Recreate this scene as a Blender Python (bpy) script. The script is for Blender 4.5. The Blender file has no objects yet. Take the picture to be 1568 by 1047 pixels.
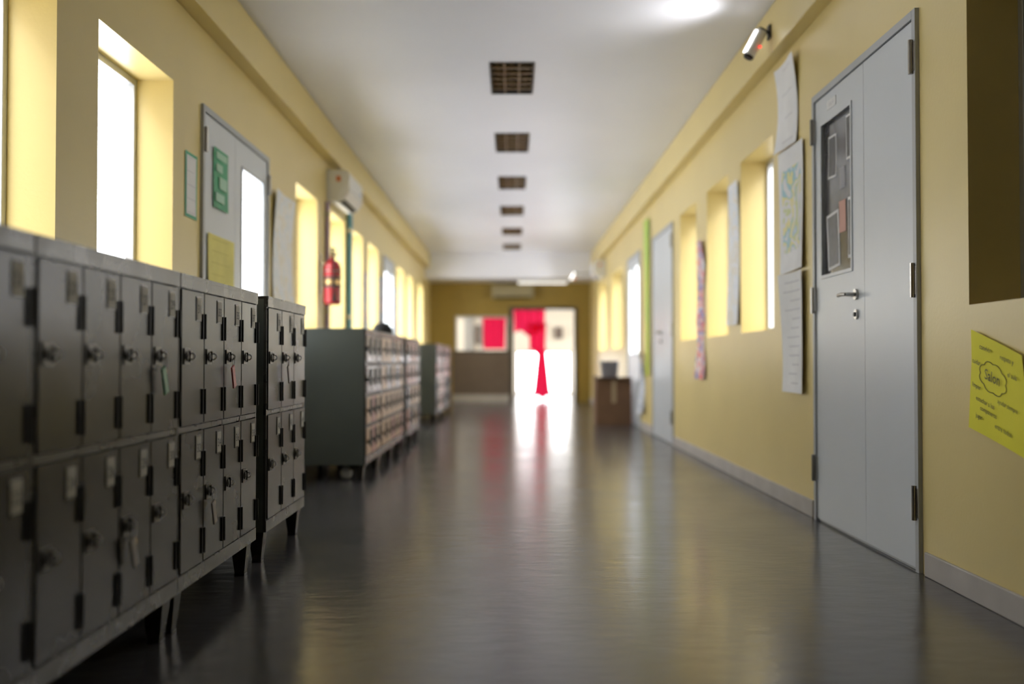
import bpy, bmesh, math, random
from math import sin, cos, pi, radians
from mathutils import Vector, Matrix
random.seed(7)
scene = bpy.context.scene
scene.view_settings.view_transform = 'Standard'
scene.view_settings.look = 'None'
scene.view_settings.exposure = 0.0

# ------------------------------------------------------------------ materials
MATS = {}
def mat(name, col, rough=0.5, metal=0.0, var=0.0, nscale=5.0, bump=0.0, bscale=40.0,
        col2=None, spec=0.5, emit=None, estr=0.0, rvar=0.0, coat=0.0, stretch=(1,1,1)):
    if name in MATS: return MATS[name]
    m = bpy.data.materials.new(name); m.use_nodes = True
    nt = m.node_tree; b = nt.nodes['Principled BSDF']
    b.inputs['Base Color'].default_value = (*col, 1)
    b.inputs['Roughness'].default_value = rough
    b.inputs['Metallic'].default_value = metal
    b.inputs['Specular IOR Level'].default_value = spec
    b.inputs['Coat Weight'].default_value = coat
    tc = nt.nodes.new('ShaderNodeTexCoord')
    mp = nt.nodes.new('ShaderNodeMapping'); mp.inputs['Scale'].default_value = stretch
    nt.links.new(tc.outputs['Object'], mp.inputs['Vector'])
    if var > 0 or col2 or rvar > 0:
        n = nt.nodes.new('ShaderNodeTexNoise'); n.inputs['Scale'].default_value = nscale
        n.inputs['Detail'].default_value = 6
        nt.links.new(mp.outputs[0], n.inputs['Vector'])
        r = nt.nodes.new('ShaderNodeValToRGB')
        r.color_ramp.elements[0].position = 0.3; r.color_ramp.elements[1].position = 0.7
        c2 = col2 if col2 else tuple(min(1, c*(1+var)) for c in col)
        c1 = col if col2 else tuple(c*(1-var) for c in col)
        r.color_ramp.elements[0].color = (*c1, 1); r.color_ramp.elements[1].color = (*c2, 1)
        nt.links.new(n.outputs['Fac'], r.inputs['Fac'])
        nt.links.new(r.outputs['Color'], b.inputs['Base Color'])
        if rvar > 0:
            mr = nt.nodes.new('ShaderNodeMapRange')
            mr.inputs['From Min'].default_value = 0.3; mr.inputs['From Max'].default_value = 0.7
            mr.inputs['To Min'].default_value = rough - rvar; mr.inputs['To Max'].default_value = rough + rvar
            nt.links.new(n.outputs['Fac'], mr.inputs['Value'])
            nt.links.new(mr.outputs[0], b.inputs['Roughness'])
    if bump > 0:
        n2 = nt.nodes.new('ShaderNodeTexNoise'); n2.inputs['Scale'].default_value = bscale
        n2.inputs['Detail'].default_value = 4
        nt.links.new(mp.outputs[0], n2.inputs['Vector'])
        bp = nt.nodes.new('ShaderNodeBump'); bp.inputs['Strength'].default_value = bump
        bp.inputs['Distance'].default_value = 0.01
        nt.links.new(n2.outputs['Fac'], bp.inputs['Height'])
        nt.links.new(bp.outputs[0], b.inputs['Normal'])
    if emit:
        b.inputs['Emission Color'].default_value = (*emit, 1)
        b.inputs['Emission Strength'].default_value = estr
    MATS[name] = m
    return m

def patch_mat(name, cols, scale=6.0, rough=0.6, stretch=(1,1,1), distort=1.0):
    """coloured patches (maps, collages) from a noise through a stepped ramp"""
    if name in MATS: return MATS[name]
    m = bpy.data.materials.new(name); m.use_nodes = True
    nt = m.node_tree; b = nt.nodes['Principled BSDF']; b.inputs['Roughness'].default_value = rough
    tc = nt.nodes.new('ShaderNodeTexCoord')
    mp = nt.nodes.new('ShaderNodeMapping'); mp.inputs['Scale'].default_value = stretch
    n = nt.nodes.new('ShaderNodeTexNoise'); n.inputs['Scale'].default_value = scale
    n.inputs['Detail'].default_value = 3; n.inputs['Distortion'].default_value = distort
    r = nt.nodes.new('ShaderNodeValToRGB'); r.color_ramp.interpolation = 'CONSTANT'
    k = len(cols)
    while len(r.color_ramp.elements) < k: r.color_ramp.elements.new(0.5)
    for i, c in enumerate(cols):
        r.color_ramp.elements[i].position = 0 if i == 0 else 0.33 + 0.36*i/k
        r.color_ramp.elements[i].color = (*c, 1)
    nt.links.new(tc.outputs['Object'], mp.inputs['Vector'])
    nt.links.new(mp.outputs[0], n.inputs['Vector'])
    nt.links.new(n.outputs['Fac'], r.inputs['Fac'])
    nt.links.new(r.outputs['Color'], b.inputs['Base Color'])
    MATS[name] = m
    return m

def glass_mat(name, tint=(.96,.96,.96)):
    m = bpy.data.materials.new(name); m.use_nodes = True
    nt = m.node_tree; nt.nodes.clear()
    o = nt.nodes.new('ShaderNodeOutputMaterial')
    t = nt.nodes.new('ShaderNodeBsdfTransparent'); t.inputs[0].default_value = (*tint, 1)
    g = nt.nodes.new('ShaderNodeBsdfGlossy'); g.inputs['Roughness'].default_value = 0.03
    mx = nt.nodes.new('ShaderNodeMixShader'); mx.inputs[0].default_value = .04
    nt.links.new(t.outputs[0], mx.inputs[1])
    nt.links.new(g.outputs[0], mx.inputs[2]); nt.links.new(mx.outputs[0], o.inputs[0])
    return m
def frosted_mat(name):
    m = bpy.data.materials.new(name); m.use_nodes = True
    nt = m.node_tree; nt.nodes.clear()
    o = nt.nodes.new('ShaderNodeOutputMaterial')
    t = nt.nodes.new('ShaderNodeBsdfTranslucent'); t.inputs[0].default_value = (.9,.93,.95, 1)
    g = nt.nodes.new('ShaderNodeBsdfGlossy'); g.inputs['Roughness'].default_value = 0.25
    mx = nt.nodes.new('ShaderNodeMixShader'); mx.inputs[0].default_value = .05
    nt.links.new(t.outputs[0], mx.inputs[1])
    nt.links.new(g.outputs[0], mx.inputs[2]); nt.links.new(mx.outputs[0], o.inputs[0])
    return m

YEL = mat('yellow_wall_paint', (0.76, 0.62, 0.265), 0.36, var=0.04, nscale=1.3, bump=0.06, bscale=60)
WHT_CEIL = mat('white_ceiling_paint', (0.82, 0.84, 0.94), 0.42, var=0.03, nscale=0.8, bump=0.05, bscale=30)
DOORP = mat('grey_white_door_paint', (0.62, 0.66, 0.70), 0.33, var=0.02, nscale=2)
FRAMEG = mat('grey_frame_paint', (0.44, 0.46, 0.48), 0.4, var=0.03)
BASEB = mat('pale_skirting', (0.50, 0.47, 0.44), 0.5, var=0.08, nscale=6)
ALU = mat('aluminium_frame', (0.55, 0.57, 0.60), 0.35, metal=0.6)
GLASS = glass_mat('window_glass')
FROST = frosted_mat('frosted_door_glass')
PORC = mat('white_plastic', (0.75, 0.75, 0.73), 0.35)
BLACK = mat('black_plastic', (0.006, 0.006, 0.006), 0.4, spec=.3)
STEEL = mat('brushed_steel', (0.45, 0.44, 0.42), 0.3, metal=1.0, var=0.05)
DSTEEL = mat('dull_lock_steel', (0.08, 0.075, 0.065), 0.35, metal=0.8, var=0.1)
PAPER = mat('white_paper', (0.82, 0.83, 0.84), 0.7, var=0.04, nscale=8)
CARDW = mat('number_card', (0.50, 0.49, 0.45), 0.6, var=0.1, nscale=30)
INK = mat('black_ink', (0.02, 0.02, 0.02), 0.6)
GREY_INK = mat('pencil_ink', (0.55, 0.55, 0.60), 0.7)

def floor_material():
    m = bpy.data.materials.new('polished_concrete'); m.use_nodes = True
    nt = m.node_tree; b = nt.nodes['Principled BSDF']; L = nt.links
    tc = nt.nodes.new('ShaderNodeTexCoord')
    n1 = nt.nodes.new('ShaderNodeTexNoise'); n1.inputs['Scale'].default_value = 1.8; n1.inputs['Detail'].default_value = 8; n1.inputs['Roughness'].default_value = .62; n1.inputs['Distortion'].default_value = .3
    L.new(tc.outputs['Object'], n1.inputs['Vector'])
    r = nt.nodes.new('ShaderNodeValToRGB')
    r.color_ramp.elements[0].position = .25; r.color_ramp.elements[0].color = (.054, .052, .055, 1)
    r.color_ramp.elements[1].position = .78; r.color_ramp.elements[1].color = (.080, .077, .080, 1)
    L.new(n1.outputs['Fac'], r.inputs['Fac']); L.new(r.outputs['Color'], b.inputs['Base Color'])
    mr = nt.nodes.new('ShaderNodeMapRange'); mr.inputs['From Min'].default_value = .3; mr.inputs['From Max'].default_value = .7
    mr.inputs['To Min'].default_value = .18; mr.inputs['To Max'].default_value = .25
    L.new(n1.outputs['Fac'], mr.inputs['Value']); L.new(mr.outputs[0], b.inputs['Roughness'])
    mp = nt.nodes.new('ShaderNodeMapping'); mp.inputs['Scale'].default_value = (.7,1.3,1)
    L.new(tc.outputs['Object'], mp.inputs['Vector'])
    n2 = nt.nodes.new('ShaderNodeTexNoise'); n2.inputs['Scale'].default_value = 11; n2.inputs['Detail'].default_value = 5; n2.inputs['Roughness'].default_value = .5
    L.new(mp.outputs[0], n2.inputs['Vector'])
    bp = nt.nodes.new('ShaderNodeBump'); bp.inputs['Strength'].default_value = .17; bp.inputs['Distance'].default_value = .011
    L.new(n2.outputs['Fac'], bp.inputs['Height']); L.new(bp.outputs[0], b.inputs['Normal'])
    b.inputs['Specular IOR Level'].default_value = .80
    return m
FLOOR = floor_material()

# ------------------------------------------------------------------ builder
class B:
    def __init__(s): s.v=[]; s.f=[]; s.mi=[]; s.sm=[]; s.mats=[]
    def m(s, mt):
        if mt not in s.mats: s.mats.append(mt)
        return s.mats.index(mt)
    def add(s, vs, fs, mt, smooth=False, M=None):
        o=len(s.v); k=s.m(mt)
        for p in vs:
            p=Vector(p)
            s.v.append(M@p if M else p)
        for f in fs:
            s.f.append([o+i for i in f]); s.mi.append(k); s.sm.append(smooth)
    def box(s, x0,x1,y0,y1,z0,z1, mt, M=None):
        if x0>x1: x0,x1=x1,x0
        if y0>y1: y0,y1=y1,y0
        vs=[(x0,y0,z0),(x1,y0,z0),(x1,y1,z0),(x0,y1,z0),(x0,y0,z1),(x1,y0,z1),(x1,y1,z1),(x0,y1,z1)]
        s.add(vs,[(0,3,2,1),(4,5,6,7),(0,1,5,4),(1,2,6,5),(2,3,7,6),(3,0,4,7)],mt,M=M)
    def taper(s, cx,cy,z0,z1,a0,b0,a1,b1,mt,sx=0,sy=0):
        vs=[(cx-a0,cy-b0,z0),(cx+a0,cy-b0,z0),(cx+a0,cy+b0,z0),(cx-a0,cy+b0,z0),
            (cx+sx-a1,cy+sy-b1,z1),(cx+sx+a1,cy+sy-b1,z1),(cx+sx+a1,cy+sy+b1,z1),(cx+sx-a1,cy+sy+b1,z1)]
        s.add(vs,[(0,3,2,1),(4,5,6,7),(0,1,5,4),(1,2,6,5),(2,3,7,6),(3,0,4,7)],mt)
    def cyl(s,p0,p1,r,mt,seg=16,r1=None):
        p0=Vector(p0);p1=Vector(p1); r1=r if r1 is None else r1
        d=(p1-p0).normalized(); a=d.orthogonal().normalized(); b=d.cross(a)
        vs=[];
        for i in range(seg):
            t=2*pi*i/seg; vs.append(p0+(a*cos(t)+b*sin(t))*r)
        for i in range(seg):
            t=2*pi*i/seg; vs.append(p1+(a*cos(t)+b*sin(t))*r1)
        s.add(vs,[(i,(i+1)%seg,seg+(i+1)%seg,seg+i) for i in range(seg)],mt,True)
        s.add(vs[:seg],[tuple(reversed(range(seg)))],mt); s.add(vs[seg:],[tuple(range(seg))],mt)
    def lathe(s,prof,c,mt,seg=24,M=None):
        c=Vector(c); vs=[];n=len(prof)
        for r,z in prof:
            for i in range(seg):
                t=2*pi*i/seg; p=Vector((r*cos(t),r*sin(t),z))
                vs.append(c+(M@p if M else p))
        fs=[]
        for j in range(n-1):
            for i in range(seg):
                fs.append((j*seg+i,j*seg+(i+1)%seg,(j+1)*seg+(i+1)%seg,(j+1)*seg+i))
        s.add(vs,fs,mt,True)
    def tube(s,pts,r,mt,seg=10):
        for a,b in zip(pts[:-1],pts[1:]): s.cyl(a,b,r,mt,seg)
    def torus(s,c,R,r,nrm,mt,n=16,k=6):
        c=Vector(c); d=Vector(nrm).normalized(); a=d.orthogonal().normalized(); b=d.cross(a); vs=[];fs=[]
        for i in range(n):
            t=2*pi*i/n; e=a*cos(t)+b*sin(t)
            for j in range(k):
                q=2*pi*j/k; vs.append(c+e*(R+r*cos(q))+d*r*sin(q))
        for i in range(n):
            for j in range(k):
                fs.append((i*k+j,((i+1)%n)*k+j,((i+1)%n)*k+(j+1)%k,i*k+(j+1)%k))
        s.add(vs,fs,mt,True)
    def prism_y(s,pts,y0,y1,mt,smooth=False):
        n=len(pts)
        vs=[(p[0],y0,p[1]) for p in pts]+[(p[0],y1,p[1]) for p in pts]
        s.add(vs,[(i,(i+1)%n,n+(i+1)%n,n+i) for i in range(n)],mt,smooth)
        s.add(vs,[tuple(reversed(range(n))),tuple(range(n,2*n))],mt)
    def sheet(s,fn,nu,nv,mt,smooth=True):
        vs=[fn(i/nu,j/nv) for j in range(nv+1) for i in range(nu+1)]
        fs=[(j*(nu+1)+i,j*(nu+1)+i+1,(j+1)*(nu+1)+i+1,(j+1)*(nu+1)+i) for j in range(nv) for i in range(nu)]
        s.add(vs,fs,mt,smooth)
    def text(s,txt,org,xd,yd,size,mt):
        cu=bpy.data.curves.new('t','FONT'); cu.body=txt; cu.size=size; cu.align_x='CENTER'; cu.align_y='CENTER'; cu.resolution_u=2
        ob=bpy.data.objects.new('t',cu)
        me=bpy.data.meshes.new_from_object(ob)
        org=Vector(org); xd=Vector(xd).normalized(); yd=Vector(yd).normalized()
        vs=[org+xd*v.co.x+yd*v.co.y for v in me.vertices]
        s.add(vs,[tuple(p.vertices) for p in me.polygons],mt)
        bpy.data.objects.remove(ob); bpy.data.meshes.remove(me); bpy.data.curves.remove(cu)
    def slab(s, axis, t0, t1, ur, vr, holes, mt):
        """flat slab with rectangular holes; axis = thickness axis (0: u=y,v=z; 1: u=x,v=z; 2: u=x,v=y)"""
        us=sorted(set([ur[0],ur[1]]+[h[0] for h in holes]+[h[1] for h in holes]))
        vs_=sorted(set([vr[0],vr[1]]+[max(vr[0],h[2]) for h in holes]+[h[3] for h in holes]))
        def P(t,u,v):
            return (t,u,v) if axis==0 else ((u,t,v) if axis==1 else (u,v,t))
        def solid(i,j):
            if i<0 or j<0 or i>=len(us)-1 or j>=len(vs_)-1: return False
            cu=(us[i]+us[i+1])/2; cv=(vs_[j]+vs_[j+1])/2
            return not any(h[0]<cu<h[1] and h[2]<cv<h[3] for h in holes)
        for i in range(len(us)-1):
            for j in range(len(vs_)-1):
                if not solid(i,j): continue
                a,b,c,d=us[i],us[i+1],vs_[j],vs_[j+1]
                for t in (t0,t1): s.add([P(t,a,c),P(t,b,c),P(t,b,d),P(t,a,d)],[(0,1,2,3)],mt)
                for (ni,nj,e) in ((i-1,j,((a,c),(a,d))),(i+1,j,((b,c),(b,d))),(i,j-1,((a,c),(b,c))),(i,j+1,((a,d),(b,d)))):
                    if not solid(ni,nj):
                        (u0,v0),(u1,v1)=e
                        s.add([P(t0,u0,v0),P(t0,u1,v1),P(t1,u1,v1),P(t1,u0,v0)],[(0,1,2,3)],mt)
    def build(s,name,bevel=0,parent=None,merge=False,seg=2):
        me=bpy.data.meshes.new(name); me.from_pydata([tuple(v) for v in s.v],[],s.f)
        for m_ in s.mats: me.materials.append(m_)
        for p,k,q in zip(me.polygons,s.mi,s.sm): p.material_index=k; p.use_smooth=q
        bm=bmesh.new(); bm.from_mesh(me)
        if merge: bmesh.ops.remove_doubles(bm,verts=bm.verts,dist=1e-5)
        bmesh.ops.recalc_face_normals(bm,faces=bm.faces)
        bm.to_mesh(me); bm.free()
        ob=bpy.data.objects.new(name,me); scene.collection.objects.link(ob)
        if bevel:
            md=ob.modifiers.new('bevel','BEVEL'); md.width=bevel; md.segments=seg; md.limit_method='ANGLE'; md.angle_limit=radians(50)
        if parent: ob.parent=parent
        return ob

# ------------------------------------------------------------------ dimensions
XL, XR = -1.73, 1.65      # wall faces
TH = 0.24                 # wall thickness
CE = 3.0                  # ceiling height
YB, YE = -3.0, 20.9       # behind camera / end wall
SILL, HEAD = 1.055, 2.285

win_L = [(2.85,3.76),(4.14,5.06),(7.95,8.82),(9.45,10.26),(10.7,11.5),(11.95,12.8),(15.0,15.9),(16.4,17.3),(18.3,19.2)]
win_R = [(2.65,3.59),(6.27,7.16),(7.57,8.40),(8.88,9.75),(14.8,16.5),(17.3,18.9)]
door_L = [(5.505,7.01),(13.3,14.5)]
door_R = [(4.01,5.40),(10.14,11.6),(12.72,14.1)]

b=B(); b.slab(0,XL-TH,XL,(YB,YE+.2),(0,CE),[(a,c,SILL,HEAD) for a,c in win_L]+[(a,c,-1,HEAD) for a,c in door_L],YEL)
b.build('wall_left',merge=True)
b=B(); b.slab(0,XR,XR+TH,(YB,YE+.2),(0,CE),[(a,c,SILL,HEAD) for a,c in win_R]+[(a,c,-1,HEAD) for a,c in door_R],YEL)
b.build('wall_right',merge=True)
b=B(); b.slab(1,YB-.2,YB,(XL-TH,XR+TH),(0,CE),[],mat('bounce_cutting_brown',(.08,.065,.05),.5,var=.05)); b.build('wall_back')  # unseen wall, coloured dark to cut light bounce near the camera
b=B(); b.box(XL-TH-1.2,XR+TH+1.2,YB-.2,27,-.12,0,FLOOR); b.build('floor')
# unseen ground and blocks added outside to weaken daylight at some windows
BLOCKM=mat('light_blocker_grey',(.42,.40,.36),.8,var=.08)
b=B(); b.box(XR+TH+1.2,22,-12,34,-.2,-.12,mat('dimmer_ground_grey',(.30,.29,.26),.8,var=.1)); b.build('ground_dimmer')  # unseen ground added to weaken upward daylight on the right
b=B(); b.box(5.2,9.0,-10,11.0,-.12,4.6,BLOCKM); b.box(5.1,9.1,-10.1,11.1,4.6,4.75,BASEB)  # added block, out of view, holds back sky from the nearer right windows
b.build('daylight_blocker')
b=B(); b.box(-8.0,-3.9,-10,4.4,-.12,4.0,BLOCKM); b.box(-8.1,-3.8,-10.1,4.5,4.0,4.15,BASEB)  # added block, out of view, shades the nearest left window
b.build('daylight_blocker')

FIX=[0.87,3.09,5.31,7.53,9.75,11.95,14.15,16.4,18.6]
b=B(); b.slab(2,CE,CE+.2,(XL-TH,XR+TH),(YB-.2,YE+.2),[(-.165,.165,y-.42,y+.42) for y in FIX],WHT_CEIL)
b.build('ceiling',merge=True)
b=B(); b.box(XL,XR,19.75,YE,2.51,CE-.001,WHT_CEIL); b.build('trim_bulkhead')
b=B(); b.box(XL-.0,XL+.10,YB,19.75,2.71,CE-.001,YEL); b.build('trim_1',bevel=.006)
b=B(); b.box(XR-.085,XR,YB,19.75,2.71,CE-.001,YEL); b.build('trim_2',bevel=.006)

def baseb(name,x0,x1,spans):
    b=B()
    for a,c in spans: b.box(x0,x1,a,c,0,.095,BASEB)
    b.build(name,bevel=.004)
baseb('baseboard_right',XR-.014,XR,[(YB,3.97),(5.44,10.10),(11.64,12.68),(14.14,YE)])
baseb('baseboard_left',XL,XL+.014,[(YB,5.46),(7.05,13.26),(14.54,YE)])

# ceiling light fixtures (switched off, louvred)
LOUV=mat('bronze_louvre',(0.34,0.23,0.10),0.35,metal=.8,var=.2,nscale=12)
DARKC=mat('dark_cavity',(0.03,0.025,0.02),0.5)
for y in FIX:
    b=B(); x0,x1,y0,y1=-.165,.165,y-.42,y+.42
    t=.012
    for a in ((x0,x0+t,y0,y1),(x1-t,x1,y0,y1),(x0+t,x1-t,y0,y0+t),(x0+t,x1-t,y1-t,y1)):
        b.box(*a,CE-.006,CE+.14,DARKC)
    b.box(x0,x1,y0,y1,CE+.14,CE+.15,DARKC)
    for i in range(1,3):
        xx=x0+(x1-x0)*i/3; b.box(xx-.006,xx+.006,y0+t,y1-t,CE+.0,CE+.03,LOUV)
    for i in range(1,6):
        yy=y0+(y1-y0)*i/6; b.box(x0+t,x1-t,yy-.010,yy+.010,CE-.004,CE+.02,LOUV)
    for xx in (-.11,0,.11): b.cyl((xx,y0+.03,CE+.07),(xx,y1-.03,CE+.07),.018,LOUV,10)
    b.build('ceiling_light_fixture')

# ------------------------------------------------------------------ windows
SLATS=mat('light_blocking_slats',(0.12,0.10,0.05),0.5,var=.1)  # unseen slats added to keep daylight out of the nearest right window
cnt=[0]
def portal(side,y0,y1,z0,z1,parent):
    L=bpy.data.lights.new('daylight_portal','AREA'); L.shape='RECTANGLE'; L.size=z1-z0; L.size_y=y1-y0
    L.cycles.is_portal=True
    o=bpy.data.objects.new('daylight_portal',L); scene.collection.objects.link(o)
    o.location=((XL-TH-.01) if side<0 else (XR+TH+.01),(y0+y1)/2,(z0+z1)/2)
    o.rotation_euler=(0,-pi/2 if side<0 else pi/2,0)
    o.parent=parent
def pane(b,x,y0,y1,z0,z1,m=None):
    b.add([(x,y0,z0),(x,y1,z0),(x,y1,z1),(x,y0,z1)],[(0,1,2,3)],m or GLASS)
def window(side,y0,y1,blocked=False):
    cnt[0]+=1
    b=B(); xo=(XL-TH) if side<0 else (XR+TH); s=-side
    xa=xo+s*.012; xb=xo+s*.055; w=.035
    b.box(xa,xb,y0,y0+w,SILL,HEAD,ALU); b.box(xa,xb,y1-w,y1,SILL,HEAD,ALU)
    b.box(xa,xb,y0+w,y1-w,SILL,SILL+w,ALU); b.box(xa,xb,y0+w,y1-w,HEAD-w,HEAD,ALU)
    ym=(y0+y1)/2
    if y1-y0>1.2: b.box(xa,xb,ym-.02,ym+.02,SILL+w,HEAD-w,ALU)
    if blocked:
        n=14
        for i in range(n):
            z0=SILL+w+(HEAD-SILL-2*w)*i/n; z1=SILL+w+(HEAD-SILL-2*w)*(i+1)/n
            b.box(xo+s*.015,xo+s*.03,y0+w,y1-w,z0+.004,z1,SLATS)
        b.box(xo+s*.010,xo+s*.015,y0+w,y1-w,SILL+w,HEAD-w,SLATS)
    else: pane(b,xo+s*.03,y0+w,y1-w,SILL+w,HEAD-w)
    ob=b.build('window_%d'%cnt[0],bevel=.003)
    if not blocked: portal(side,y0,y1,SILL,HEAD,ob)
for a,c in win_L: window(-1,a,c)
for i,(a,c) in enumerate(win_R): window(1,a,c,blocked=(i==0))

# ------------------------------------------------------------------ doors
dc=[0]
def door(side,y0,y1,ysplit,panes,handle_y,hinges=()):
    dc[0]+=1
    b=B(); W=XL if side<0 else XR; s=-side
    fr=.035; top=HEAD
    xf=W+s*.018; xbk=W-s*.10
    b.box(xf,xbk,y0,y0+fr,0,top,FRAMEG); b.box(xf,xbk,y1-fr,y1,0,top,FRAMEG); b.box(xf,xbk,y0+fr,y1-fr,top-fr,top,FRAMEG)
    b.box(W,xbk,y0+fr,y1-fr,0,.011,FRAMEG)
    b.box(W-s*.040,W-s*.06,y0+fr,y1-fr,0.011,.06,BLACK); b.box(W-s*.040,W-s*.06,ysplit-.04,ysplit+.04,.06,top-fr,BLACK)
    b.box(W-s*.040,W-s*.06,y0+fr,y1-fr,top-fr-.03,top-fr,BLACK)
    b.box(W-s*.040,W-s*.06,y0+fr,y0+fr+.03,.06,top-fr-.03,BLACK); b.box(W-s*.040,W-s*.06,y1-fr-.03,y1-fr,.06,top-fr-.03,BLACK)
    xl0=W+s*.008; xl1=W-s*.036
    for (a,c) in ((y0+fr+.003,ysplit-.002),(ysplit+.002,y1-fr-.003)):
        holes=[(p[0],p[1],p[2],p[3]) for p in panes if a<p[0]<c]
        b.slab(0,min(xl0,xl1),max(xl0,xl1),(a,c),(.014,top-fr-.004),holes,DOORP)
    for p in panes:
        g=.014
        for q in ((p[0]-g,p[0]+.004,p[2]-g,p[3]+g),(p[1]-.004,p[1]+g,p[2]-g,p[3]+g),(p[0],p[1],p[2]-g,p[2]+.004),(p[0],p[1],p[3]-.004,p[3]+g)):
            b.box(xl0+s*.006,xl0-s*.004,q[0],q[1],q[2],q[3],FRAMEG if p[4]=='clear' else DOORP)
        if p[4]=='clear': pane(b,W-s*.012,p[0],p[1],p[2],p[3],FROST)
        else: b.box(W-s*.010,W-s*.034,p[0],p[1],p[2],p[3],mat('dark_door_glass',(0.12,0.12,0.13),.12,var=.45,nscale=4))
    if handle_y:
        hy,hd=handle_y; hz=1.17
        b.cyl((xl0,hy,hz),(xl0+s*.012,hy,hz),.026,STEEL,20)
        b.cyl((xl0,hy,hz),(xl0+s*.055,hy,hz),.010,STEEL,12)
        b.tube([(xl0+s*.052,hy,hz),(xl0+s*.056,hy+hd*.05,hz+.003),(xl0+s*.052,hy+hd*.115,hz+.002)],.009,STEEL,10)
        b.cyl((xl0,hy,hz-.095),(xl0+s*.010,hy,hz-.095),.024,STEEL,20)
        b.cyl((xl0,hy,hz-.095),(xl0+s*.016,hy,hz-.095),.011,BLACK,12)
    for hy in hinges:
        for hz in (.28,1.18,2.09):
            b.cyl((W+s*.026,hy,hz-.07),(W+s*.026,hy,hz+.07),.010,STEEL,10)
            b.box(W+s*.008,W+s*.021,hy-.022,hy+.022,hz-.06,hz+.06,STEEL)
    return b.build('door_%d'%dc[0],bevel=.002)
d1=door(1,4.01,5.40,4.63,[(4.80,5.26,1.30,2.10,'dark')],(4.735,1),hinges=(4.035,5.375))
door(1,10.14,11.6,10.85,[],(10.95,1),hinges=(10.165,))
door(1,12.72,14.1,13.41,[(12.86,13.28,.95,2.12,'clear'),(13.54,13.96,.95,2.12,'clear')],None)
door(-1,5.505,7.01,6.175,[(6.33,6.86,1.0,2.08,'clear')],(6.25,1),hinges=(5.53,6.985))
door(-1,13.3,14.5,13.9,[(13.45,13.78,1.0,2.08,'clear'),(14.02,14.36,1.0,2.08,'clear')],None)

def wallpaper(name,side,y0,y1,z0,z1,m,curl=.01,off=.003,jag=0,lines=0,lm=None,rot=0,W=None,nu=8,nv=16,edge=None,eg=(.10,.05)):
    W=(XL if side<0 else XR) if W is None else W; s=-side
    b=B(); sd=random.random()*10; cy=(y0+y1)/2; cz=(z0+z1)/2
    def R(y,z):
        dy=y-cy; dz=z-cz; return cy+dy*cos(rot)-dz*sin(rot), cz+dy*sin(rot)+dz*cos(rot)
    def f(u,v,o=0):
        y=y0+(y1-y0)*u; z=z0+(z1-z0)*v
        if jag:
            hw=(y1-y0)/2*(1-jag*(.5+.5*sin(v*17+sd))); y=cy+(u-.5)*2*hw+jag*.08*sin(v*9+sd)
        y,z=R(y,z)
        d=off+curl*(.5+.5*sin(u*5+sd+v*3))*(abs(u-.5)*1.2+.2)+curl*abs(v-.5)*abs(v-.5)*2
        return (W+s*(d+o),y,z)
    if edge:
        b.sheet(lambda u,v:f(u,v,-.0008),nu,nv,edge)
        g,h=eg
        b.sheet(lambda u,v:f(g+(1-2*g)*u,h+(1-2*h)*v,.0008),nu,nv,m)
    else: b.sheet(lambda u,v:f(u,v),nu,nv,m)
    for i in range(lines):
        v=.92-.84*i/max(1,lines-1)
        u0=.12+.1*random.random(); u1=.9-.35*random.random()
        b.sheet(lambda uu,vv,v=v,u1=u1:f(u0+(u1-u0)*uu,v+(vv-.5)*.008,.0015),10,1,lm or GREY_INK)
    return b.build(name)
dark=mat('dark_photo_print',(0.05,0.05,0.055),.4,var=.5,nscale=20)
WG=XR+.0095
for (a,c,z0,z1,r) in ((5.07,5.20,1.80,2.02,.03),(4.82,4.92,1.85,2.07,-.03),(5.03,5.22,1.33,1.62,-.08),(4.81,4.90,1.36,1.66,.02)):
    wallpaper('notice_paper',1,a,c,z0,z1,dark,curl=.002,off=.001,rot=r,W=WG,edge=PAPER,nu=6,nv=6)
wallpaper('notice_paper',1,4.93,5.03,1.50,1.66,mat('salmon_paper',(.6,.33,.26),.6),curl=.002,off=.001,W=WG)
wallpaper('notice_paper',1,4.94,5.02,1.72,1.83,mat('grey_print_paper',(.35,.35,.37),.6),curl=.002,off=.001,W=WG)
b=B(); b.box(XR-.011,XR-.008,5.02,5.16,2.155,2.20,PAPER); b.text('Sala 4',(XR-.0118,5.09,2.178),(0,-1,0),(0,0,1),.034,GREY_INK); b.build('door_name_plate')

# ------------------------------------------------------------------ lockers
LK=mat('grey_green_locker_steel',(0.024,0.022,0.019),0.26,metal=0,var=.12,nscale=2.5,bump=.10,bscale=7,rvar=.05,spec=.22)
LKF=mat('locker_frame_steel',(0.060,0.056,0.049),0.30,metal=.15,var=.25,nscale=9,rvar=.08,spec=.4)
LKE=mat('locker_side_grey',(0.085,0.095,0.085),0.40,metal=.1,var=.08,nscale=3)
TAN=mat('tan_door_reflection',(0.48,0.32,0.20),0.35,var=.08)  # warm light reflected on glossy doors, put into the door colour
PINK=mat('pink_door_reflection',(0.42,0.20,0.18),0.35,var=.08)  # pinkish reflection on the doors, likewise painted as base colour
TAGC=[mat('green_key_tag',(.02,.25,.08),.4),mat('red_key_tag',(.5,.05,.04),.4),mat('plain_key_tag',(.25,.22,.2),.4)]
BRASS=mat('brass_key',(.6,.42,.2),.3,metal=1)
FX=-1.04; BX=-1.55
def feet(b,y0,y1,zc,pos):
    for y in pos:
        for x in (FX-.045,BX+.045):
            b.taper(x,y,0,zc+.01,.018,.020,.034,.036,LK)
            b.box(x-.02,x+.02,y-.022,y+.022,0,.008,BLACK)
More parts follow.
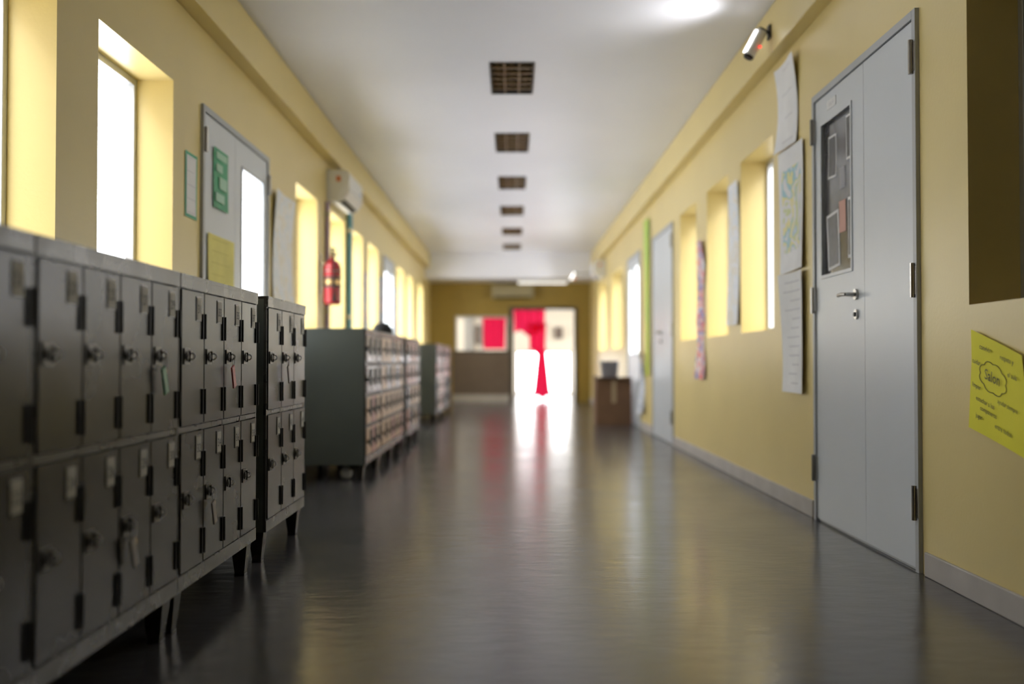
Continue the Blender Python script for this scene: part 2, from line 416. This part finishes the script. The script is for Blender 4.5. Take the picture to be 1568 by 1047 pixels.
def lock(b,y,z,key=None):
    x=FX
    b.box(x+.004,x+.009,y-.024,y+.024,z-.026,z+.026,DSTEEL)
    b.box(x+.004,x+.016,y+.012,y+.026,z-.018,z+.018,DSTEEL)
    b.cyl((x+.008,y-.003,z),(x+.013,y-.003,z),.014,DSTEEL,16)
    b.cyl((x+.013,y-.003,z),(x+.0145,y-.003,z),.008,BLACK,12)
    b.torus((x+.017,y+.019,z),.010,.0025,(0,1,0),STEEL,12,6)
    if key is not None:
        kz=z-.02; y=y+.016
        b.torus((x+.022,y+.004,kz),.017,.0016,(1,.1,0),STEEL,16,6)
        b.torus((x+.022,y+.004,kz-.028),.012,.003,(1,.1,0),BRASS,12,6)
        b.box(x+.0205,x+.0235,y+.001,y+.008,kz-.085,kz-.036,BRASS)
        b.box(x+.0205,x+.0235,y+.008,y+.013,kz-.083,kz-.072,BRASS)
        Mx=Matrix.Translation((x+.026,y-.010,kz-.052))@Matrix.Rotation(.35,4,'X')
        b.box(-.003,.003,-.015,.015,-.040,.040,TAGC[key],M=Mx)
def locker2(y0,y1,ncol,num0,keys={}):
    """two-row bank, doors facing +X"""
    b=B(); zb,zt=.13,1.128
    b.box(BX,FX-.012,y0,y1,zb,zt-.012,LKE)
    b.box(FX-.012,FX+.002,y0,y1,zb,.178,LKF); b.box(FX-.012,FX+.002,y0,y1,1.082,zt-.012,LKF)
    b.box(FX-.012,FX-.001,y0,y1,.626,.642,LKF)
    b.box(BX-.004,FX+.007,y0-.004+.006,y1+.004-.006,zt-.012,zt,LKF)
    b.box(FX+.001,FX+.006,y0+.002,y1-.002,zt-.045,zt-.012,LKF)
    m=.012; cw=(y1-y0-2*m)/ncol
    b.box(FX-.012,FX,y0,y0+m,.178,1.082,LKF); b.box(FX-.012,FX,y1-m,y1,.178,1.082,LKF)
    for i in range(ncol):
        a=y0+m+cw*i; c=a+cw
        if i: b.box(FX-.012,FX-.001,a-.004,a+.004,.178,1.082,LKF)
        for r,(z0,z1) in enumerate(((.642,1.082),(.180,.626))):
            b.box(FX-.008,FX+.005,a+.005,c-.005,z0+.004,z1-.004,LK)
            for hz in (z0+.075,z1-.115):
                b.box(FX+.002,FX+.010,c-.026,c-.002,hz-.042,hz+.042,BLACK)
                b.cyl((FX+.010,c-.008,hz-.042),(FX+.010,c-.008,hz+.042),.006,BLACK,8)
            ly=c-.062; lz=z1-.058
            b.box(FX+.004,FX+.0070,ly-.027,ly+.027,lz-.040,lz+.040,DSTEEL)
            b.box(FX+.006,FX+.0080,ly-.023,ly+.023,lz-.035,lz+.035,CARDW)
            b.text(str(num0+2*i+r),(FX+.0090,ly,lz-.003),(0,1,0),(0,0,1),.040,INK)
            lz=z1-.215
            lock(b,a+.045,lz,keys.get((i,r)))
    feet(b,y0,y1,zb,(y0+.05,y1-.05))
    return b.build('metal_locker_bank',bevel=.0018)
locker2(1.215,2.155,4,15)
locker2(2.160,3.100,4,23,{(3,0):0,(2,1):2})
locker2(3.105,4.050,4,31,{(2,0):1,(1,1):2})
locker2(4.215,4.985,3,39,{(1,0):2})

def locker4(y0,y1,ncol,nrow,zt,pal,seed):
    rd=random.Random(seed)
    b=B(); zb=.115
    b.box(BX,FX-.012,y0,y1,zb,zt,LKE)
    b.box(BX-.003,FX+.004,y0+.001,y1-.001,zt,zt+.012,LKE)
    m=.03; cw=(y1-y0-2*m)/ncol; z0=zb+.05; rh=(zt-.02-z0)/nrow
    for (a0,a1,c0,c1) in ((y0,y1,zb,z0),(y0,y1,zt-.02,zt),(y0,y0+m,z0,zt-.02),(y1-m,y1,z0,zt-.02)):
        b.box(FX-.012,FX,a0,a1,c0,c1,LK)
    for i in range(ncol):
        for r in range(nrow):
            a=y0+m+cw*i; z=z0+rh*r
            b.box(FX-.010,FX+.004,a+.016,a+cw-.016,z+.016,z+rh-.016,rd.choice(pal[0] if r<nrow/2 else pal[1]))
            b.box(FX+.003,FX+.012,a+cw-.10,a+cw-.010,z+rh*.30,z+rh*.85,BLACK)
            b.cyl((FX+.003,a+.05,z+rh*.5),(FX+.018,a+.05,z+rh*.5),.015,DSTEEL,12)
            b.box(FX-.013,FX-.009,a,a+cw,z,z+rh,BLACK)
    feet(b,y0,y1,zb,(y0+.05,y1-.05) if y1-y0<1.2 else (y0+.05,(y0+y1)/2,y1-.05))
    return b.build('metal_locker_bank',bevel=.002)
locker4(7.08,7.92,3,4,1.075,([TAN,PINK],[LK]),1)
locker4(7.93,9.55,5,4,1.075,([TAN,PINK,TAN],[TAN,TAN,LK]),2)
locker4(9.80,11.2,4,4,1.075,([PINK,TAN,LK],[PINK,LK]),3)
locker4(13.7,16.9,8,4,1.085,([PINK,LK,LK,TAN],[PINK,LK,LK]),4)

b=B(); prof=[(.0001,-.045)]+[(.045*sin(pi*i/10),-.045*cos(pi*i/10)) for i in range(1,10)]+[(.0001,.045)]
b.lathe(prof,(-1.20,7.22,.0455),mat('grubby_paper',(.5,.5,.48),.8,var=.1),16)
for k,v in enumerate(b.v): b.v[k]=v+Vector((random.uniform(-1,1),random.uniform(-1,1),0))*.004
b.build('crumpled_paper_ball')
b=B(); cx,cy,cz=-1.12,8.6,1.087
b.lathe([(.085,0),(.088,.02),(.082,.05),(.06,.08),(.03,.095),(.001,.10)],(cx,cy,cz+.002),mat('black_fabric',(.012,.012,.014),.8,bump=.2),24)
b.cyl((cx,cy,cz+.10),(cx,cy,cz+.108),.008,BLACK,10)
def brim(u,v):
    t=-pi/2-.9+1.8*u; r=.08+.07*v; return (cx+.9*r*cos(t),cy+r*sin(t),cz+.012+.006*cos((u-.5)*pi)-.008*v)
b.sheet(brim,14,4,MATS['black_fabric']); b.build('black_baseball_cap')

# ------------------------------------------------------------------ left wall items
GRN=mat('green_print',(.03,.33,.15),.5,var=.1); GRNF=mat('green_border',(.05,.40,.22),.5)
YPAP=mat('yellow_poster_paper',(.75,.68,.16),.6,var=.08,nscale=6)
wallpaper('green_bordered_notice',-1,5.24,5.44,1.62,1.97,PAPER,curl=.002,edge=GRNF,lines=5)
o=wallpaper('green_poster',-1,5.70,5.99,1.74,2.09,GRN,curl=.004,off=.014,lines=0)
b=B()
for i,(z0,z1,a,c) in enumerate(((2.03,2.07,5.74,5.95),(1.955,2.0,5.74,5.86),(1.86,1.93,5.80,5.95),(1.78,1.83,5.73,5.9))):
    b.box(XL+.0205,XL+.0215,a,c,z0,z1,mat('pale_green_print',(.35,.6,.45),.5))
b.build('poster_labels').parent=o
wallpaper('yellow_poster',-1,5.60,6.12,1.26,1.58,YPAP,curl=.006,off=.014,lines=5,lm=mat('ochre_ink',(.5,.42,.06),.6))
MAPW=patch_mat('pale_map_print',[(.84,.85,.88),(.76,.81,.85),(.86,.86,.86),(.82,.78,.68),(.87,.87,.88)],6)
wallpaper('map_poster',-1,7.14,7.80,1.30,2.10,MAPW,curl=.03,off=.004)
wallpaper('drawing_poster',-1,11.55,11.90,1.2,1.9,patch_mat('pink_white_drawing',[(.8,.8,.8),(.6,.3,.4),(.75,.76,.8),(.3,.5,.7),(.8,.8,.8)],9),curl=.01)
wallpaper('drawing_poster',-1,12.85,13.2,1.25,1.95,patch_mat('blue_white_drawing',[(.8,.8,.8),(.2,.4,.6),(.75,.76,.8),(.7,.3,.2),(.8,.8,.8)],9),curl=.01)
wallpaper('drawing_poster',-1,14.6,14.95,1.25,1.95,MATS['pink_white_drawing'],curl=.01)

def extinguisher():
    b=B(); RED=mat('extinguisher_red',(.40,.010,.02),.25,coat=.4); x,y,z=-1.615,8.93,1.36
    b.lathe([(.001,0),(.06,0),(.078,.012),(.08,.03),(.08,.32),(.074,.355),(.055,.385),(.03,.40),(.022,.41),(.022,.43),(.001,.43)],(x,y,z),RED,28)
    b.lathe([(.0808,.15),(.0808,.25)],(x,y,z),mat('dark_label',(.10,.05,.04),.4),28)
    b.lathe([(.0812,.18),(.0812,.22)],(x,y,z),BRASS,28)
    b.cyl((x,y,z+.42),(x,y,z+.47),.018,BRASS,14)
    b.box(x-.012,x+.012,y-.02,y+.11,z+.465,z+.478,BLACK); 
    b.box(x-.012,x+.012,y-.01,y+.12,z+.50,z+.512,BLACK)
    b.cyl((x,y-.01,z+.47),(x,y-.01,z+.51),.010,BLACK,8)
    b.cyl((x,y,z+.45),(x+.04,y,z+.45),.014,STEEL,12)
    b.tube([(x,y-.015,z+.45),(x+.02,y-.07,z+.44),(x+.03,y-.10,z+.36),(x+.03,y-.10,z+.22),(x+.03,y-.095,z+.10)],.010,BLACK,8)
    b.cyl((x+.03,y-.095,z+.10),(x+.03,y-.095,z+.02),.011,BLACK,10,r1=.018)
    b.box(XL,XL+.012,y-.03,y+.03,z+.1,z+.45,STEEL); b.box(XL,x,y-.012,y+.012,z+.36,z+.375,STEEL)
    b.torus((x,y,z+.30),.082,.004,(0,0,1),STEEL,24,6)
    b.build('fire_extinguisher')
extinguisher()
b=B(); CB=mat('blue_green_pipe',(.16,.42,.58),.4)
b.cyl((XL+.03,10.40,.0),(XL+.03,10.40,2.71),.03,CB,12)
for z in (.4,1.3,2.2): b.box(XL,XL+.065,10.365,10.435,z,z+.03,STEEL)
b.build('wall_conduit_pipe')
b=B(); CP=mat('mauve_pipe',(.45,.34,.50),.4)
b.cyl((XL+.02,9.20,.0),(XL+.02,9.20,2.33),.02,CP,12)
for z in (.4,1.3,2.2): b.box(XL,XL+.045,9.175,9.225,z,z+.03,STEEL)
b.build('wall_conduit_pipe')

def ac(side,y0,y1,z0):
    b=B(); s=-side; W=(XL+.003) if side<0 else (XR-.003)
    z1=z0+.30
    pts=[(0,z0+.02),(.10,z0),(.17,z0+.03),(.21,z0+.09),(.215,z1-.05),(.195,z1-.01),(.16,z1),(0,z1)]
    b.prism_y([(W+s*p[0],p[1]) for p in pts],y0,y1,PORC)
    b.prism_y([(W+s*p[0],p[1]) for p in [(.115,z0-.001),(.165,z0+.022),(.16,z0+.03),(.11,z0+.006)]],y0+.06,y1-.06,BLACK)
    for i in range(5):
        x=W+s*(.04+.025*i); b.box(x,x+s*.008,y0+.05,y1-.05,z1-.001,z1+.003,FRAMEG)
    b.box(W+s*.213,W+s*.218,y0+.02,y1-.02,z0+.115,z0+.118,FRAMEG)
    b.box(W+s*.214,W+s*.218,y1-.16,y1-.10,z0+.16,z0+.18,mat('blue_sticker',(.05,.2,.6),.4))
    b.box(W+s*.09,W+s*.13,y0-.001,y0+.001,z0+.19,z0+.24,mat('orange_sticker',(.7,.2,.05),.4))
    return b.build('air_conditioner',bevel=.008,seg=3)
ac(-1,9.25,10.05,2.34)
ac(1,17.4,18.2,2.33)
b=B(); z0=2.17; ye=YE-.003
b.box(-.42,.45,YE-.21,ye,z0,z0+.27,mat('aged_plastic',(.36,.31,.18),.4)); b.box(-.36,.39,YE-.212,YE-.16,z0-.002,z0+.03,BLACK); b.box(-.40,.43,YE-.214,YE-.21,z0+.10,z0+.104,FRAMEG)
b.build('air_conditioner',bevel=.02,seg=3)

# ------------------------------------------------------------------ right wall items
MAPC=patch_mat('school_map_print',[(.76,.78,.80),(.36,.60,.66),(.78,.74,.36),(.78,.79,.80),(.60,.66,.34),(.50,.65,.74),(.80,.80,.80)],4.5,distort=.6)
wallpaper('paper_banner',1,5.70,6.14,2.12,2.64,PAPER,curl=.03,rot=.01,lines=4)
wallpaper('map_poster',1,5.58,6.06,1.38,2.11,MAPC,curl=.02,edge=PAPER,rot=-.01,eg=(.12,.16))
wallpaper('paper_banner',1,5.57,6.02,.67,1.37,PAPER,curl=.03,lines=12)
wallpaper('map_poster',1,7.20,7.53,1.12,2.17,MAPW,curl=.02)
wallpaper('red_paper_garland',1,8.46,8.84,.70,1.90,patch_mat('red_white_blue_collage',[(.82,.80,.78),(.80,.07,.04),(.82,.78,.76),(.10,.12,.45),(.85,.2,.10),(.82,.62,.5)],7),curl=.03,jag=.4)
GB=mat('green_banner_cloth',(.30,.60,.12),.6,col2=(.68,.66,.08),nscale=1.2)
wallpaper('green_banner',1,11.85,12.25,.68,2.58,GB,curl=.02)
wallpaper('crumpled_white_banner',1,12.3,12.64,.20,.98,patch_mat('white_blue_sheet',[(.75,.77,.8),(.3,.35,.45),(.78,.78,.78),(.55,.6,.7),(.8,.8,.8)],7),curl=.08,jag=.2)

b=B(); NY=mat('neon_yellow_paper',(.86,.80,.02),.6,var=.04,nscale=5)
c00=(3.585,.615); c01=(3.545,.965); c10=(3.17,.535); c11=(3.19,.87)
def nf(u,v,o=0):
    y=(c00[0]*(1-u)+c10[0]*u)*(1-v)+(c01[0]*(1-u)+c11[0]*u)*v
    z=(c00[1]*(1-u)+c10[1]*u)*(1-v)+(c01[1]*(1-u)+c11[1]*u)*v
    return Vector((XR-.004-.014*(abs(u-.45)**1.6)-.012*max(0,v-.7)*2-o,y,z))
b.sheet(nf,16,14,NY)
xd=(nf(1,.5)-nf(0,.5)); xd.x=0; yd=(nf(.3,1)-nf(.3,0)); yd.x=0
for (t,u,v,sz) in (('Salon',.42,.62,.052),('convivir',.30,.88,.026),('respeto y',.72,.88,.024),('cuidar',.12,.70,.024),('el aula',.80,.74,.024),
                   ('escuchar a los',.30,.34,.024),('companeros',.36,.26,.024),('ayudar siempre',.70,.42,.022),('limpiar',.14,.46,.024),('entre todos',.62,.16,.024),('jugar',.20,.17,.024)):
    p=nf(u,v,.0065); b.text(t,p,xd,yd,sz,INK)
cl=[]
for i in range(49):
    t=2*pi*i/48; k=1+.13*abs(sin(4*t)); cl.append(nf(.42+.23*cos(t)*k,.61+.14*sin(t)*k,.003))
b.tube(cl,.0012,INK,5)
b.build('yellow_handwritten_note')

# emergency floodlights mounted on the beam
EM=mat('lamp_lens_glow',(.9,.9,.9),.3,emit=(1,.98,.96),estr=6)
RL=mat('red_led',(.6,.02,.02),.3,emit=(1,.02,.02),estr=4)
def floodlight(x,y,z,s,wallx):
    b=B()
    b.box(wallx,wallx-.012,y-.03,y+.03,z+.03,z+.11,BLACK)
    b.tube([(wallx-.01,y,z+.07),(wallx-.05,y,z+.075),(x+.02,y,z+.045)],.008,BLACK,8)
    M=Matrix.Translation((x,y,z))@Matrix.Rotation(radians(28),4,'Y')
    ax=M.to_3x3()@Vector((0,0,1))
    c=Vector((x,y,z))
    b.cyl(c-ax*.085,c+ax*.085,.034,PORC,20); b.cyl(c+ax*.085,c+ax*.10,.034,BLACK,20,r1=.026); b.cyl(c-ax*.10,c-ax*.085,.026,BLACK,20,r1=.034)
    b.box(-.040,-.028,-.024,.024,-.07,.07,EM,M=M)
    b.cyl(c+Vector((.02,-.034,-.03)),c+Vector((.02,-.041,-.03)),.007,RL,10)
    ob=b.build('emergency_floodlight')
    L=bpy.data.lights.new('floodlight_beam','SPOT'); L.energy=s; L.spot_size=radians(125); L.spot_blend=1; L.shadow_soft_size=.08; L.color=(1,.98,.96)
    o=bpy.data.objects.new('floodlight_beam',L); scene.collection.objects.link(o); o.location=(x-.06,y,z-.05)
    d=Vector((-.95,.02,.14)); o.rotation_euler=d.to_track_quat('-Z','Y').to_euler(); 
    o.parent=ob
floodlight(1.475,6.0,2.775,34,XR-.085)
floodlight(1.20,19.3,2.44+.05,14,XR-.085)

# ------------------------------------------------------------------ cardboard box with bin
CARD=mat('cardboard',(.17,.09,.045),.7,var=.08,nscale=6)
b=B(); x0,x1,y0,y1=1.13,1.60,13.35,13.85
b.box(x0,x1,y0,y1,0,.60,CARD)
b.box(x0,x0+.004,y0,y1,.60,.66,CARD)
b.add([(x0,y0,.60),(x1,y0,.60),(x1,y0-.12,.645),(x0,y0-.12,.645)],[(0,1,2,3)],CARD)
b.box(x0+.0,x1,(y0+y1)/2-.03,(y0+y1)/2+.03,.60,.603,mat('packing_tape',(.4,.3,.18),.3))
b.box((x0+x1)/2-.03,(x0+x1)/2+.03,y0-.002,y0,.3,.6,MATS['packing_tape'])
b.build('cardboard_box',bevel=.004)
b=B(); b.lathe([(.001,0),(.10,0),(.105,.01),(.125,.24),(.132,.245),(.132,.255),(.118,.255),(.098,.02),(.001,.02)],(1.33,13.6,.604),mat('grey_bin_plastic',(.2,.2,.22),.5),24); b.build('waste_bin')

# ------------------------------------------------------------------ end partition
BRN=mat('taupe_panel',(0.16,0.12,0.09),.5,var=.06)
DFR=mat('dark_frame',(0.08,0.065,0.05),.4)
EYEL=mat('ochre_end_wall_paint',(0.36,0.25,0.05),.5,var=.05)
b=B(); b.slab(1,YE,YE+.2,(XL-TH,XR+TH),(0,2.51),[(-1.19,-.08,1.07,1.81),(0.02,1.32,-1,1.95)],EYEL); 
b.build('wall_end',merge=True)
b=B()
b.box(-1.24,-.06,YE-.02,YE-.001,.16,1.07,BRN); b.box(-1.24,-.06,YE-.03,YE-.001,0,.16,BASEB)
b.box(-1.24,-.06,YE-.035,YE-.001,1.04,1.08,DFR)
b.build('wall_end_panelling',bevel=.004)
b=B()
for q in ((-1.19,-1.15,1.08,1.81),(-.12,-.08,1.08,1.81),(-1.15,-.12,1.77,1.81),(-.66,-.62,1.08,1.77)): b.box(q[0],q[1],YE+.02,YE+.07,q[2],q[3],ALU)
b.add([(-1.15,YE+.04,1.08),(-.12,YE+.04,1.08),(-.12,YE+.04,1.77),(-1.15,YE+.04,1.77)],[(0,1,2,3)],GLASS)
b.build('window_end')
b=B()
b.box(-.06,.03,YE-.03,YE+.2,0,2.0,DFR); b.box(1.31,1.37,YE-.03,YE+.2,0,2.0,DFR); b.box(.03,1.31,YE-.03,YE+.2,1.94,2.0,DFR)
b.build('door_end_frame')
b=B(); b.box(.1,1.15,20.3,20.38,2.47,2.51,PORC); b.cyl((.13,20.34,2.455),(1.12,20.34,2.455),.013,mat('tube_glow',(.9,.9,.9),.3,emit=(1,.97,.92),estr=1.4),12)
b.build('fluorescent_tube_lamp')

# room beyond
WW=mat('cream_room_paint',(.84,.76,.60),.5)
b=B(); X0,X1,Y1=-2.9,2.9,26.0
b.slab(1,Y1,Y1+.2,(X0,X1),(0,CE),[(.10,1.55,.03,1.12)],WW)
b.slab(0,X0-.2,X0,(YE+.2,Y1),(0,CE),[(22.2,25.3,.8,2.35)],WW)
b.slab(0,X1,X1+.2,(YE+.2,Y1),(0,CE),[(22.2,25.3,.8,2.35)],WW)
b.box(X0,XL-TH,YE+.0,YE+.2,0,CE,WW); b.box(XR+TH,X1,YE,YE+.2,0,CE,WW)
b.build('wall_far_room')
b=B(); b.box(X0-.2,X1+.2,YE+.2,Y1+.2,CE,CE+.2,WHT_CEIL); b.build('ceiling_far_room')
b=B()
for (p,q,z0,z1) in ((.10,1.55,.03,1.12),):
    for x in (p,(p+q)/2-.02,q-.04): b.box(x,x+.04,Y1+.05,Y1+.1,z0,z1,ALU)
    b.box(p,q,Y1+.05,Y1+.1,z0,z0+.04,ALU); b.box(p,q,Y1+.05,Y1+.1,z1-.04,z1,ALU)
far=b.build('window_far_room')
def fportal(sx,sy,loc,rot):
    L=bpy.data.lights.new('daylight_portal','AREA'); L.shape='RECTANGLE'; L.size=sx; L.size_y=sy; L.cycles.is_portal=True
    o=bpy.data.objects.new('daylight_portal',L); scene.collection.objects.link(o); o.location=loc; o.rotation_euler=rot; o.parent=far
fportal(1.45,1.09,(.825,Y1+.22,.575),(-pi/2,0,0))
for sx in (-1,1): fportal(1.55,3.1,(sx*(X1+.22),23.75,1.575),(0,sx*pi/2,0))
b=B(); b.box(-1.25,-1.0,25.9,25.99,1.0,2.1,mat('pale_grey_cabinet',(.35,.33,.28),.5)); b.box(1.12,1.32,25.9,25.99,1.45,1.75,BRN); b.box(-.95,-.75,25.93,25.99,1.3,1.8,BRN)
b.build('notice_board')

def cloth():
    m=bpy.data.materials.new('red_translucent_cloth'); m.use_nodes=True; nt=m.node_tree; nt.nodes.clear()
    o=nt.nodes.new('ShaderNodeOutputMaterial'); d=nt.nodes.new('ShaderNodeBsdfDiffuse'); t=nt.nodes.new('ShaderNodeBsdfTranslucent'); mx=nt.nodes.new('ShaderNodeMixShader')
    d.inputs[0].default_value=(.90,.016,.09,1); t.inputs[0].default_value=(.98,.03,.13,1); mx.inputs[0].default_value=.5
    nt.links.new(d.outputs[0],mx.inputs[1]); nt.links.new(t.outputs[0],mx.inputs[2]); nt.links.new(mx.outputs[0],o.inputs[0]); return m
RC=cloth()
def curtain(x0,x1,z0,z1,y,gather=.0,bottom=.0,flare=0):
    b=B()
    def f(u,v):
        cx=(x0+x1)/2; w=(x1-x0)*(1-gather*sin(pi*(1-v)*.5)+flare*(1-v)); x=cx+(u-.5)*w
        return (x,y+.03*sin(u*22)+.01*sin(v*7),z0+(z1-z0)*v+bottom*sin(u*9)*(1-v))
    b.sheet(f,40,12,RC); b.cyl((x0-.05,y,z1+.01),(x1+.05,y,z1+.01),.012,STEEL,8)
    return b.build('red_curtain')
curtain(.03,.72,1.46,2.02,21.5,gather=.05,bottom=.06)
curtain(.36,.74,1.05,1.66,21.55,gather=.1,bottom=.05)
curtain(.56,.74,.08,1.10,21.7,gather=.0,bottom=.03,flare=1.2)
curtain(-.64,-.12,1.12,2.0,21.4,gather=.1)

# ------------------------------------------------------------------ world
w=bpy.data.worlds.new('overcast_sky'); scene.world=w; w.use_nodes=True
bg=w.node_tree.nodes['Background']; bg.inputs[0].default_value=(.96,.97,1.0,1); bg.inputs[1].default_value=10.5

# ------------------------------------------------------------------ camera
cd=bpy.data.cameras.new('camera'); cam=bpy.data.objects.new('camera',cd); scene.collection.objects.link(cam)
cam.location=(0,0,.85); cam.rotation_euler=(radians(90+1.13),0,0)
cd.lens=35; cd.sensor_width=36; cd.clip_start=.05
cd.dof.use_dof=True; cd.dof.focus_distance=3.9; cd.dof.aperture_fstop=1.0
scene.camera=cam
